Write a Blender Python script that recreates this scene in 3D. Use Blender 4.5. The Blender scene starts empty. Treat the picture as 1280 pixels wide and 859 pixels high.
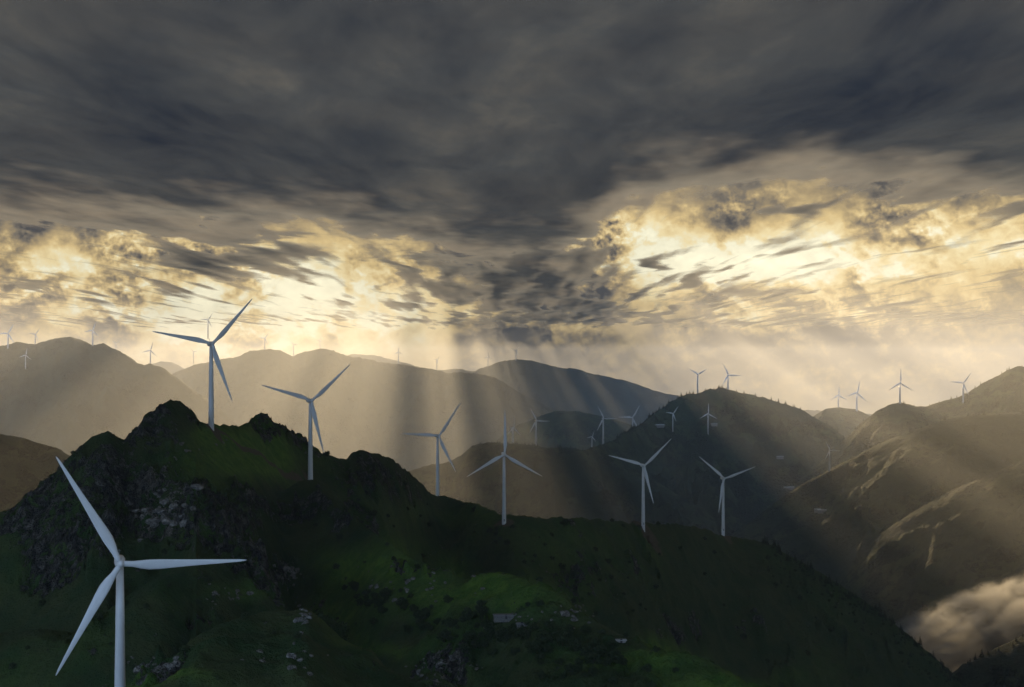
import bpy, math, random
import numpy as np
from mathutils import Vector, Matrix

R = math.radians
SC = bpy.context.scene
COL = SC.collection
F = 2000.0          # focal length in photo pixels (1280 wide)
HY = 470.0          # photo row of the true horizon

# ------------------------------------------------------------------ camera
cam_d = bpy.data.cameras.new("camera")
cam = bpy.data.objects.new("camera", cam_d)
COL.objects.link(cam)
cam_d.sensor_width = 36.0
cam_d.lens = 36.0 * F / 1280.0
cam_d.shift_y = (HY - 429.5) / 1280.0
cam.rotation_euler = (R(90), 0, 0)
cam.location = (0, 0, 0)
cam_d.clip_start = 1.0
cam_d.clip_end = 80000.0
SC.camera = cam

# ------------------------------------------------------------------ light and exposure
SUN_EL, SUN_AZ = 9.0, -3.4        # degrees; azimuth from +Y towards +X
sd = bpy.data.lights.new("sun", 'SUN')
sd.energy = 4.5
sd.angle = R(0.5)
sd.color = (1.0, 0.72, 0.38)
sun = bpy.data.objects.new("sun", sd)
COL.objects.link(sun)
sun_dir = Vector((math.sin(R(SUN_AZ)) * math.cos(R(SUN_EL)), math.cos(R(SUN_AZ)) * math.cos(R(SUN_EL)), math.sin(R(SUN_EL))))
sun.rotation_euler = sun_dir.to_track_quat('Z', 'Y').to_euler()

SC.view_settings.view_transform = 'Standard'
SC.view_settings.look = 'None'
SC.view_settings.exposure = 0.58
SC.view_settings.gamma = 1.0
SC.view_settings.use_curve_mapping = False
SC.render.engine = 'CYCLES'
cy = SC.cycles
cy.use_denoising = True
cy.max_bounces = 4
cy.diffuse_bounces = 2
cy.glossy_bounces = 1
cy.transmission_bounces = 2
cy.transparent_max_bounces = 10
cy.volume_bounces = 0
cy.use_adaptive_sampling = False
cy.volume_step_rate = 1.0
cy.volume_max_steps = 128


# ------------------------------------------------------------------ node expression helper
class E:
    """A scalar or vector socket with arithmetic."""
    def __init__(self, nt, s): self.nt, self.s = nt, s
    def _m(self, op, *a, clamp=False):
        n = self.nt.nodes.new('ShaderNodeMath'); n.operation = op; n.use_clamp = clamp
        for i, v in enumerate((self,) + a):
            if isinstance(v, E): self.nt.links.new(v.s, n.inputs[i])
            else: n.inputs[i].default_value = v
        return E(self.nt, n.outputs[0])
    def __add__(s, o): return s._m('ADD', o)
    __radd__ = __add__
    def __sub__(s, o): return s._m('SUBTRACT', o)
    def __rsub__(s, o): return (s * -1.0) + o
    def __mul__(s, o): return s._m('MULTIPLY', o)
    __rmul__ = __mul__
    def __truediv__(s, o): return s._m('DIVIDE', o)
    def pow(s, o): return s._m('POWER', o)
    def max(s, o): return s._m('MAXIMUM', o)
    def min(s, o): return s._m('MINIMUM', o)
    def abs(s): return s._m('ABSOLUTE')
    def clamp(s): return s._m('ADD', 0.0, clamp=True)
    def exp(s): return s._m('EXPONENT')
    def smooth(s, a, b, lo=0.0, hi=1.0):
        n = s.nt.nodes.new('ShaderNodeMapRange'); n.interpolation_type = 'SMOOTHSTEP'
        s.nt.links.new(s.s, n.inputs[0])
        n.inputs[1].default_value, n.inputs[2].default_value = a, b
        n.inputs[3].default_value, n.inputs[4].default_value = lo, hi
        return E(s.nt, n.outputs[0])


def vec(nt, x, y, z):
    n = nt.nodes.new('ShaderNodeCombineXYZ')
    for i, v in enumerate((x, y, z)):
        if isinstance(v, E): nt.links.new(v.s, n.inputs[i])
        else: n.inputs[i].default_value = v
    return E(nt, n.outputs[0])


def noise(nt, v, scale=1.0, detail=6.0, rough=0.55, dist=0.0, color=False):
    n = nt.nodes.new('ShaderNodeTexNoise')
    n.inputs['Scale'].default_value = scale
    n.inputs['Detail'].default_value = detail
    n.inputs['Roughness'].default_value = rough
    n.inputs['Distortion'].default_value = dist
    nt.links.new(v.s, n.inputs['Vector'])
    return E(nt, n.outputs[1 if color else 0])


def voro(nt, v, scale, feature='F1', rand=1.0):
    n = nt.nodes.new('ShaderNodeTexVoronoi'); n.feature = feature
    n.inputs['Scale'].default_value = scale
    n.inputs['Randomness'].default_value = rand
    nt.links.new(v.s, n.inputs['Vector'])
    return E(nt, n.outputs[0])


def mixc(nt, f, a, b, mode='MIX'):
    n = nt.nodes.new('ShaderNodeMix'); n.data_type = 'RGBA'; n.blend_type = mode
    for i, v in ((0, f), (6, a), (7, b)):
        if isinstance(v, E): nt.links.new(v.s, n.inputs[i])
        elif i == 0: n.inputs[i].default_value = v
        else: n.inputs[i].default_value = (*v, 1.0)
    return E(nt, n.outputs[2])


def scalec(nt, c, f):
    n = nt.nodes.new('ShaderNodeVectorMath'); n.operation = 'SCALE'
    nt.links.new(c.s, n.inputs[0])
    if isinstance(f, E): nt.links.new(f.s, n.inputs[3])
    else: n.inputs[3].default_value = f
    return E(nt, n.outputs[0])


def ramp(nt, f, stops):
    n = nt.nodes.new('ShaderNodeValToRGB')
    cr = n.color_ramp
    while len(cr.elements) < len(stops): cr.elements.new(0.5)
    for e, (p, c) in zip(cr.elements, stops):
        e.position = p; e.color = (*c, 1.0)
    nt.links.new(f.s, n.inputs[0])
    return E(nt, n.outputs[0])


def sep(nt, v):
    n = nt.nodes.new('ShaderNodeSeparateXYZ'); nt.links.new(v.s, n.inputs[0])
    return [E(nt, n.outputs[i]) for i in range(3)]


# ------------------------------------------------------------------ world: Nishita sky with a sunlit bank of far clouds
W = bpy.data.worlds.new("World")
SC.world = W
W.use_nodes = True
nt = W.node_tree
nt.nodes.clear()
wo = nt.nodes.new('ShaderNodeOutputWorld')
bg = nt.nodes.new('ShaderNodeBackground')
nt.links.new(bg.outputs[0], wo.inputs[0])
SKY_STRENGTH = 0.15
REAR_FILL = 1.9
bg.inputs[1].default_value = SKY_STRENGTH
sky = nt.nodes.new('ShaderNodeTexSky')
sky.sky_type = 'NISHITA'
sky.sun_disc = False
sky.sun_elevation = R(SUN_EL)
sky.sun_rotation = R(SUN_AZ)
sky.air_density = 1.2
sky.dust_density = 0.8
sky.ozone_density = 3.5
tc = nt.nodes.new('ShaderNodeTexCoord')
dx, dy, dz = sep(nt, E(nt, tc.outputs['Generated']))
az = dx._m('ARCTAN2', dy)                    # 0 towards +Y
el = dz._m('ARCSINE')
# degrees; x to the right of the view axis, e above the horizon
A = az * (180 / math.pi)
L = el * (180 / math.pi)


def gz(ax, ex, sa, se, amp):                  # a soft bright or dark patch of the far cloud bank
    da = (A - ax) / sa; de = (L - ex) / se
    return ((da * da + de * de) * -1.0).exp() * amp


def pdeg(px, py):                             # photo position -> direction, in degrees
    return math.degrees(math.atan((px - 640) / F)), math.degrees(math.atan((HY - py) / F))


def patch(px, py, wx, wy, amp):
    a, e = pdeg(px, py)
    return gz(a, e, math.degrees(wx / F), math.degrees(wy / F), amp)


def bank(scale, stretch, warp, seed, lift, det=10.0, rough=0.6):
    """Billows of cloud: value, and how much it rises towards the sun above (its lit rims)."""
    w = noise(nt, vec(nt, A * 0.5 + seed, L * stretch * 0.5, seed), scale * 1.3, 3.0, 0.5, color=True)
    a_, b_, c_ = sep(nt, w)
    x = A + (a_ - 0.5) * warp; y = L * stretch + (b_ - 0.5) * warp
    p = noise(nt, vec(nt, x, y, seed), scale, det, rough)
    q = noise(nt, vec(nt, x + lift * 0.3, y + lift, seed), scale, det, rough)
    return p, p - q


glow = (patch(950, 332, 210, 46, 0.78) + patch(430, 370, 200, 62, 0.62) + patch(150, 350, 190, 58, 0.72)
        + patch(1200, 300, 170, 50, 0.50) + patch(790, 300, 90, 40, 0.50) + patch(250, 430, 300, 55, 0.50) + patch(1000, 420, 260, 70, 0.26) + 0.34)
b1, r1 = bank(0.27, 1.15, 2.4, 3.1, 0.70)
b2, r2 = bank(0.62, 1.15, 1.3, 8.3, 0.36)
b3, r3 = bank(1.8, 1.2, 0.5, 14.9, 0.14, 7.0, 0.58)
mass = (b1 * 0.60 + b2 * 0.30 + b3 * 0.12 + patch(670, 350, 80, 60, 0.15) + patch(700, 435, 140, 40, 0.10) + patch(1080, 445, 200, 50, 0.09)
        - patch(930, 330, 110, 16, 0.13) - patch(430, 375, 130, 26, 0.05) - patch(100, 335, 120, 16, 0.05) + patch(40, 365, 50, 20, 0.07) + patch(1230, 370, 60, 35, 0.06)
        + patch(290, 330, 70, 14, 0.08) + patch(960, 390, 60, 26, 0.05))
body = mass.smooth(0.43, 0.60)
rims = (r1 * 3.6 + r2 * 2.8 + r3 * 1.5)
val = ((1.0 - body * 0.66) + rims * (body * 0.9 + 0.35) + (b2 - 0.5) * 0.5) * glow
cloudc = ramp(nt, val.clamp(), [(0.0, (0.085, 0.085, 0.09)), (0.18, (0.22, 0.19, 0.15)), (0.36, (0.43, 0.33, 0.19)),
                                (0.60, (0.80, 0.60, 0.29)), (0.82, (1.0, 0.83, 0.47)), (1.0, (1.0, 0.95, 0.70))])
over = (val - 0.9).max(0.0) * 0.5 + 1.05
cloudc = scalec(nt, cloudc, over * (0.71 / SKY_STRENGTH))
# upwards and sideways the bank gives way to the open sky of a late afternoon
front = A.abs().smooth(26, 52, 1.0, 0.0) * L.smooth(9, 18, 1.0, 0.0)
skyc = E(nt, sky.outputs[0])
# unseen bright cloud and blue behind the viewpoint, added to fill turbines and slopes
rn_ = noise(nt, vec(nt, dx, dy, dz * 2.0), 2.6, 7.0, 0.6)
rearc = mixc(nt, rn_.smooth(0.42, 0.62), (0.22, 0.40, 0.74), (0.50, 0.66, 0.88))
rearc = scalec(nt, rearc, (dx.smooth(0.9, -0.8) * 1.3 + 0.35) * (REAR_FILL / SKY_STRENGTH))
rear = dy.smooth(0.10, -0.35) * L.smooth(-2, 6) * L.smooth(50, 75, 1.0, 0.0)
skyc = mixc(nt, rear * 0.85, skyc, rearc)
wcol = mixc(nt, front, skyc, cloudc)
nt.links.new(wcol.s, bg.inputs[0])


# ------------------------------------------------------------------ numpy noise
def _hash(ix, iy, seed):
    h = (ix.astype(np.int64) * 374761393 + iy.astype(np.int64) * 668265263 + seed * 2147483647) & 0xFFFFFFFF
    h = ((h ^ (h >> 13)) * 1274126177) & 0xFFFFFFFF
    h = (h ^ (h >> 16)) & 0xFFFFFFFF
    return h / 4294967295.0


def pn(x, y, seed=0):
    xi = np.floor(x); yi = np.floor(y); fx = x - xi; fy = y - yi
    u = fx * fx * fx * (fx * (fx * 6 - 15) + 10); w = fy * fy * fy * (fy * (fy * 6 - 15) + 10)
    def g(a, b):
        th = _hash(xi + a, yi + b, seed) * 2 * np.pi
        return np.cos(th) * (fx - a) + np.sin(th) * (fy - b)
    return ((g(0, 0) * (1 - u) + g(1, 0) * u) * (1 - w) + (g(0, 1) * (1 - u) + g(1, 1) * u) * w) * 1.5


def fbm(x, y, octv=5, gain=0.5, seed=0):
    s = np.zeros(np.broadcast(x, y).shape); a = 1.0; f = 1.0
    for o in range(octv):
        s = s + a * pn(x * f + 17.3 * o, y * f - 9.1 * o, seed + o)
        a *= gain; f *= 2.03
    return s


def ridged(x, y, octv=5, gain=0.5, seed=0):
    s = np.zeros(np.broadcast(x, y).shape); a = 1.0; f = 1.0; w = 1.0
    for o in range(octv):
        n = 1 - np.abs(pn(x * f + 5.7 * o, y * f + 3.3 * o, seed + o))
        n = n * n * w
        w = np.clip(n * 1.6, 0, 1)
        s = s + a * (n - 0.5); a *= gain; f *= 2.1
    return s


def cells(x, y, seed=0):
    """Nearest-cell random value and distance to the cell point."""
    xi = np.floor(x); yi = np.floor(y)
    best = np.full(x.shape, 9.0); val = np.zeros(x.shape)
    for a in (-1, 0, 1):
        for b in (-1, 0, 1):
            cx = xi + a + _hash(xi + a, yi + b, seed); cyy = yi + b + _hash(xi + a, yi + b, seed + 7)
            d = (cx - x) ** 2 + (cyy - y) ** 2
            m = d < best
            best = np.where(m, d, best); val = np.where(m, _hash(xi + a, yi + b, seed + 13), val)
    return val, np.sqrt(best)


def sstep(a, b, x):
    t = np.clip((x - a) / (b - a), 0, 1)
    return t * t * (3 - 2 * t)


def grid_mesh(name, X, Y, Z, attrs=None, mat=None, kind='structure', flip=False):
    n, m = X.shape
    me = bpy.data.meshes.new(name)
    co = np.stack([X, Y, Z], -1).reshape(-1, 3).astype(np.float32)
    me.vertices.add(n * m)
    me.vertices.foreach_set('co', co.ravel())
    i = np.arange(n - 1)[:, None] * m + np.arange(m - 1)[None, :]
    q = np.stack([i, i + 1, i + m + 1, i + m], -1) if not flip else np.stack([i, i + m, i + m + 1, i + 1], -1)
    q = q.reshape(-1, 4).astype(np.int32)
    me.loops.add(q.size); me.loops.foreach_set('vertex_index', q.ravel())
    me.polygons.add(len(q))
    me.polygons.foreach_set('loop_start', np.arange(0, q.size, 4, dtype=np.int32))
    me.polygons.foreach_set('loop_total', np.full(len(q), 4, dtype=np.int32))
    me.polygons.foreach_set('use_smooth', np.ones(len(q), dtype=bool))
    for k, a in (attrs or {}).items():
        at = me.attributes.new(k, 'FLOAT', 'POINT')
        at.data.foreach_set('value', a.ravel().astype(np.float32))
    me.update(calc_edges=True)
    o = bpy.data.objects.new(name, me)
    COL.objects.link(o)
    if mat: me.materials.append(mat)
    if kind: o['kind'] = kind
    return o


# ------------------------------------------------------------------ materials
def new_mat(name):
    m = bpy.data.materials.new(name); m.use_nodes = True
    t = m.node_tree; t.nodes.clear()
    out = t.nodes.new('ShaderNodeOutputMaterial')
    return m, t, out


def principled(t, out, color, rough=0.8, bump=None, bump_h=0.3, bump_d=1.0, spec=0.3, metallic=0.0):
    p = t.nodes.new('ShaderNodeBsdfPrincipled')
    if isinstance(color, E): t.links.new(color.s, p.inputs['Base Color'])
    else: p.inputs['Base Color'].default_value = (*color, 1)
    if isinstance(rough, E): t.links.new(rough.s, p.inputs['Roughness'])
    else: p.inputs['Roughness'].default_value = rough
    p.inputs['Specular IOR Level'].default_value = spec
    p.inputs['Metallic'].default_value = metallic
    if bump is not None:
        b = t.nodes.new('ShaderNodeBump'); b.inputs['Strength'].default_value = bump_h
        b.inputs['Distance'].default_value = bump_d
        t.links.new(bump.s, b.inputs['Height']); t.links.new(b.outputs[0], p.inputs['Normal'])
    t.links.new(p.outputs[0], out.inputs[0])
    return p


def pos(t):
    g = t.nodes.new('ShaderNodeNewGeometry'); return E(t, g.outputs['Position'])


def objpos(t):
    g = t.nodes.new('ShaderNodeTexCoord'); return E(t, g.outputs['Object'])


def attr(t, name):
    a = t.nodes.new('ShaderNodeAttribute'); a.attribute_name = name; return E(t, a.outputs['Fac'])


def mat_near():
    m, t, out = new_mat("near_hill")
    P = pos(t)
    rock = attr(t, 'rock'); lush = attr(t, 'lush'); pale = attr(t, 'pale')
    nf = noise(t, P, 0.35, 6, 0.65); nb = noise(t, P, 0.045, 5, 0.6); nm = noise(t, P, 0.12, 6, 0.7)
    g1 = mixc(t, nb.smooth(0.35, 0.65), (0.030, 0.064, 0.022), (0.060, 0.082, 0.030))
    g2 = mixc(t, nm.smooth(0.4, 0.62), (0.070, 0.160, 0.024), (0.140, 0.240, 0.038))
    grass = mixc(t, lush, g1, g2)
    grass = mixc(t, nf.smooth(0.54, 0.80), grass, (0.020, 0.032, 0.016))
    # joints: two stretched cell patterns broken up by noise, so the blocks vary in size
    wv = noise(t, P, 0.08, 4, 0.6, color=True)
    wx1, wy1, wz1 = sep(t, wv); X1, Y1, Z1 = sep(t, P)
    Q = vec(t, X1 + (wx1 - 0.5) * 16, Y1 * 0.8 + (wy1 - 0.5) * 16, Z1 * 0.55 + (wz1 - 0.5) * 16)
    vr = voro(t, Q, 0.13, 'DISTANCE_TO_EDGE')
    vr2 = voro(t, Q, 0.42, 'DISTANCE_TO_EDGE')
    vc = voro(t, Q, 0.13, 'F1')
    rn = noise(t, vec(t, X1 + (wx1 - 0.5) * 10, Y1 + (wy1 - 0.5) * 10, Z1 * 0.4), 0.22, 10, 0.76)
    rk = ramp(t, rn, [(0.36, (0.025, 0.028, 0.028)), (0.47, (0.085, 0.086, 0.084)), (0.56, (0.20, 0.195, 0.18)), (0.68, (0.40, 0.38, 0.34))])
    rk = mixc(t, pale, rk, mixc(t, rn.smooth(0.35, 0.6), (0.16, 0.15, 0.13), (0.52, 0.48, 0.40)))
    rk = mixc(t, vr.smooth(0.0, 0.09, 0.75, 0.0), rk, (0.012, 0.016, 0.012))
    rk = mixc(t, vr2.smooth(0.0, 0.05, 0.5, 0.0), rk, (0.014, 0.018, 0.012))
    ng = noise(t, P, 0.06, 7, 0.75)
    rm = (rock * 0.70 + (nf - 0.5) * 1.5 + (nm - 0.5) * 1.8 + (ng - 0.5) * 1.8).smooth(0.56, 0.64)
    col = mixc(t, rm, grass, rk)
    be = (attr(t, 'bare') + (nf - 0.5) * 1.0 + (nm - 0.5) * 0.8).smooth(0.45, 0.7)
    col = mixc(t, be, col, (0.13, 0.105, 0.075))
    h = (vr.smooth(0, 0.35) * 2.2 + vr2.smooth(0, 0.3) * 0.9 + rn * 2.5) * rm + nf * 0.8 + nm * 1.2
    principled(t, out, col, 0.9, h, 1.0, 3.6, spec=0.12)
    return m


def mat_far(name, c1, c2, c3, s=1.0):
    m, t, out = new_mat(name)
    P = pos(t)
    nb = noise(t, P, 0.0035 * s, 6, 0.62); nm = noise(t, P, 0.02 * s, 6, 0.7); nf = noise(t, P, 0.09 * s, 4, 0.7)
    c = mixc(t, nb.smooth(0.4, 0.62), c1, c2)
    c = mixc(t, nm.smooth(0.50, 0.60), c, c3)
    vt = voro(t, P, 0.11 * s, 'F1')
    woods = (nb + (nm - 0.5) * 0.7).smooth(0.50, 0.56)
    c = mixc(t, woods * 0.85, c, (0.012, 0.020, 0.012))
    principled(t, out, c, 0.95, nm * 10 + nf * 4 + vt * woods * -7, 1.0, 1.5, spec=0.1)
    return m


M_NEAR = mat_near()
M_FAR = mat_far("far_hill", (0.030, 0.040, 0.022), (0.050, 0.055, 0.030), (0.022, 0.032, 0.018))
M_MID = mat_far("mid_hill", (0.026, 0.042, 0.024), (0.085, 0.105, 0.036), (0.016, 0.026, 0.014), 1.4)
M_GROUND = mat_far("valley_ground", (0.030, 0.045, 0.022), (0.055, 0.06, 0.035), (0.02, 0.03, 0.016))

# ------------------------------------------------------------------ valley floor
FLOOR = -720.0
gx = np.linspace(-11500, 11500, 60); gy = np.linspace(-4000, 15800, 60)
GX, GY = np.meshgrid(gx, gy)
grid_mesh('ground', GX, GY, FLOOR + 8 * fbm(GX / 900, GY / 900, 3), mat=M_GROUND)

TERR = []


class Hill:
    """A ridge whose crest passes through the given (column, row, depth) points."""
    def __init__(self, name, pts, sf=0.4, sb=0.5, amp=60, wl=500, fine=6, step=3.0, dy=22.0, mat=None, seed=1, margin=(0, 0), rnd=60.0, flatten=1.0, crest=1.0):
        p = np.array(pts, float)
        px = np.arange(p[0, 0], p[-1, 0] + 0.1, step)
        yc = np.interp(px, p[:, 0], p[:, 1]); D = np.interp(px, p[:, 0], p[:, 2])
        k = np.hanning(9); k /= k.sum()
        D = np.convolve(np.pad(D, 30, mode='edge'), np.ones(61) / 61, 'same')[30:-30] if len(D) > 61 else D
        zc = (HY - yc) / F * D
        fl = (zc.max() - FLOOR) / sf * 1.15 + 200; bl = (zc.max() - FLOOR) / sb * 1.1 + 200
        bl = min(bl, 1800)
        nfr = int(fl / dy); nbk = int(bl / (dy * 2))
        off = np.concatenate([-np.linspace(fl, 0, nfr) ** 1.0, np.linspace(0, bl, nbk)[1:]])
        U, O = np.meshgrid((px - 640) / F, off)
        Y = D[None, :] + O
        Y = np.maximum(Y, 150)
        X = U * Y
        ZC = np.broadcast_to(zc[None, :], Y.shape)
        d = -O
        front = d > 0
        s = np.where(front, sf, sb); ad = np.abs(d)
        drop = s * (np.sqrt(ad * ad + rnd * rnd) - rnd)
        env = np.clip(ad / (wl * 0.55), 0, 1)
        wx_ = fbm(X / wl + 3, Y / wl, 3, seed=seed + 50) * 0.35
        rg = ridged(X / wl + wx_, Y / (wl * 1.7) + wx_, 6, 0.5, seed)
        Z = ZC - drop + amp * env * (rg - 0.25)
        Z = Z + fine * crest * fbm(X / 60, Y / 60, 5, 0.6, seed + 9) * (0.35 + np.clip(ad / 150, 0, 1))
        self.px, self.off, self.D, self.Z, self.name = px, off, D, Z, name
        self.o = grid_mesh(name, X, Y, Z, mat=mat or M_MID)
        TERR.append(self)

    def height(self, px, y):
        if px <= self.px[0] or px >= self.px[-1]: return None
        c = np.interp(px, self.px, np.arange(len(self.px))); Dc = np.interp(px, self.px, self.D)
        o = y - Dc
        if o <= self.off[0] or o >= self.off[-1]: return None
        r = np.interp(o, self.off, np.arange(len(self.off)))
        c0, r0 = int(c), int(r); fc, fr = c - c0, r - r0
        c1 = min(c0 + 1, len(self.px) - 1); r1 = min(r0 + 1, len(self.off) - 1)
        z = self.Z
        return (z[r0, c0] * (1 - fc) + z[r0, c1] * fc) * (1 - fr) + (z[r1, c0] * (1 - fc) + z[r1, c1] * fc) * fr


H_L0 = Hill('mountain', [(-420, 520, 6800), (-250, 450, 6800), (-100, 445, 6800), (0, 433, 6800), (20, 428, 6800), (45, 430, 6800), (60, 425, 6800), (75, 422, 6800), (88, 421, 6800), (100, 424, 6800), (115, 432, 6800), (130, 430, 6800), (145, 437, 6800), (165, 448, 6800), (180, 457, 6800), (188, 455, 6800), (205, 461, 6800), (220, 472, 6800), (260, 500, 6800), (330, 560, 6800), (420, 660, 6800)],
            sf=0.42, amp=110, wl=900, fine=14, seed=3, mat=M_FAR, dy=30)
H_L1 = Hill('mountain', [(0, 640, 8300), (100, 560, 8300), (180, 492, 8300), (215, 468, 8300), (240, 457, 8300), (300, 445, 8300), (312, 438, 8300), (330, 437, 8300), (350, 438, 8300), (366, 446, 8300), (380, 440, 8300), (400, 436, 8300), (415, 438, 8300), (440, 447, 8300), (480, 453, 8300), (520, 458, 8300), (560, 466, 8300), (600, 467, 8300), (620, 473, 8300), (650, 491, 8300), (690, 511, 8300), (740, 530, 8300), (800, 548, 8300), (900, 575, 8300), (1000, 640, 8300)],
            sf=0.40, amp=130, wl=1100, fine=14, seed=11, mat=M_FAR, dy=36)
H_L1b = Hill('mountain', [(60, 520, 11500), (150, 472, 11500), (190, 455, 11500), (205, 451, 11500), (220, 455, 11500), (240, 465, 11500), (300, 480, 11500), (380, 470, 11500), (420, 450, 11500), (440, 443, 11500), (470, 444, 11500), (500, 452, 11500), (540, 463, 11500), (570, 461, 11500), (620, 468, 11500), (700, 485, 11500), (800, 520, 11500)],
             sf=0.35, amp=100, wl=1500, fine=14, seed=23, mat=M_FAR, dy=60)
H_L2 = Hill('mountain', [(460, 540, 10500), (560, 482, 10500), (600, 461, 10500), (625, 452, 10500), (645, 449, 10500), (665, 451, 10500), (700, 460, 10500), (720, 461, 10500), (740, 467, 10500), (780, 475, 10500), (830, 492, 10500), (900, 502, 10500), (1000, 512, 10500), (1100, 518, 10500), (1250, 524, 10500), (1500, 530, 10500), (1700, 560, 10500)],
            sf=0.35, amp=100, wl=1300, fine=14, seed=31, mat=M_FAR, dy=50)
H_MB = Hill('hill', [(560, 600, 6300), (640, 535, 6300), (690, 514, 6300), (720, 514, 6300), (750, 520, 6300), (780, 528, 6300), (810, 538, 6300), (860, 560, 6300), (960, 620, 6300)],
            sf=0.32, amp=70, wl=500, fine=8, seed=41, dy=30)
H_M1 = Hill('hill', [(380, 720, 4200), (440, 650, 4200), (485, 603, 4200), (510, 590, 4200), (530, 583, 4200), (560, 578, 4200), (575, 570, 4200), (590, 557, 4200), (610, 553, 4200), (650, 555, 4200), (680, 559, 4200), (720, 561, 4200), (740, 568, 4200), (800, 590, 4200), (900, 650, 4200)],
            sf=0.34, amp=80, wl=420, fine=9, seed=47, dy=18, step=2)
H_R1 = Hill('hill', [(420, 760, 3900), (560, 650, 3900), (640, 600, 3900), (690, 572, 3950), (740, 560, 4050), (770, 548, 4300), (800, 530, 4600), (820, 515, 4800), (840, 501, 5000), (860, 492, 5150), (875, 491, 5200), (885, 487, 5200), (905, 485, 5200), (920, 489, 5200), (950, 497, 5200), (980, 505, 5200), (1000, 512, 5200), (1020, 522, 5150), (1040, 535, 5100), (1060, 552, 5050), (1080, 566, 5000), (1120, 600, 4900), (1200, 660, 4800), (1400, 780, 4700)],
            sf=0.36, amp=120, wl=620, fine=11, seed=53, dy=18, step=2)
H_R2b = Hill('hill', [(960, 560, 5900), (1005, 530, 5900), (1020, 518, 5900), (1032, 511, 5900), (1050, 509, 5900), (1070, 512, 5900), (1085, 519, 5900), (1110, 530, 5900), (1200, 560, 5900)],
             sf=0.3, amp=50, wl=400, fine=6, seed=59, dy=30)
H_R2 = Hill('hill', [(1000, 600, 4500), (1050, 556, 4500), (1075, 530, 4500), (1095, 514, 4500), (1110, 507, 4500), (1125, 503, 4500), (1145, 508, 4500), (1160, 507, 4500), (1200, 496, 4500), (1230, 478, 4500), (1260, 463, 4500), (1275, 458, 4500), (1300, 460, 4500), (1400, 475, 4500), (1600, 500, 4500), (1800, 600, 4500)],
            sf=0.38, amp=90, wl=500, fine=9, seed=61, dy=18, step=2)
H_R3 = Hill('hill', [(900, 680, 3700), (1000, 606, 3700), (1060, 575, 3700), (1090, 559, 3700), (1120, 546, 3700), (1150, 536, 3700), (1185, 524, 3700), (1200, 521, 3700), (1240, 517, 3700), (1280, 515, 3700), (1400, 505, 3700), (1600, 520, 3700), (1800, 620, 3700)],
            sf=0.36, amp=60, wl=480, fine=5, seed=67, dy=16, step=2)
H_R4 = Hill('hill', [(1030, 740, 3150), (1100, 668, 3150), (1150, 634, 3150), (1200, 608, 3150), (1240, 592, 3150), (1280, 574, 3150), (1400, 545, 3150), (1600, 540, 3150), (1800, 640, 3150)],
            sf=0.40, amp=45, wl=450, fine=4, seed=71, dy=15, step=2)
H_R5 = Hill('hill', [(1040, 880, 2700), (1100, 812, 2700), (1140, 781, 2700), (1180, 757, 2700), (1240, 727, 2700), (1280, 702, 2700), (1400, 640, 2700), (1600, 600, 2700), (1800, 700, 2700)],
            sf=0.45, amp=40, wl=380, fine=7, seed=73, dy=14, step=2)
H_R6 = Hill('hill', [(1080, 960, 2100), (1160, 872, 2100), (1200, 834, 2100), (1240, 815, 2100), (1280, 794, 2100), (1400, 730, 2100), (1600, 660, 2100), (1800, 760, 2100)],
            sf=0.5, amp=30, wl=300, fine=7, seed=79, dy=10, step=2)
H_LL = Hill('hill', [(-700, 560, 2600), (-500, 500, 2600), (-250, 490, 2600), (-100, 520, 2600), (0, 541, 2600), (30, 549, 2600), (60, 556, 2600), (75, 561, 2600), (95, 574, 2600), (150, 620, 2600), (240, 710, 2600)],
            sf=0.45, amp=60, wl=420, fine=7, seed=83, dy=12, step=2)

# ------------------------------------------------------------------ the near hill: three ridges in one sheet
npx = np.arange(-560, 1780, 1.6)
ny = [300.0]
while ny[-1] < 2600: ny.append(ny[-1] * 1.0031)
ny = np.array(ny)
NU, NY = np.meshgrid((npx - 640) / F, ny)
NPX = NU * F + 640
NX = NU * NY


def layer(pts, sf, sb, rnd=8, smooth=1):
    p = np.array(pts, float)
    yc = np.interp(npx, p[:, 0], p[:, 1]); D = np.interp(npx, p[:, 0], p[:, 2])
    kk = 41
    D = np.convolve(np.pad(D, kk // 2, mode='edge'), np.ones(kk) / kk, 'valid')
    if smooth > 1:
        yc = np.convolve(np.pad(yc, smooth // 2, mode='edge'), np.ones(smooth) / smooth, 'valid')
    zc = (HY - yc) / F * D
    d = D[None, :] - NY
    sfv = np.interp(npx, [q[0] for q in sf], [q[1] for q in sf])[None, :] if isinstance(sf, list) else sf
    s = np.where(d > 0, sfv, sb)
    ad = np.abs(d)
    return zc[None, :] - s * (np.sqrt(ad * ad + rnd * rnd) - rnd), d


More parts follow.
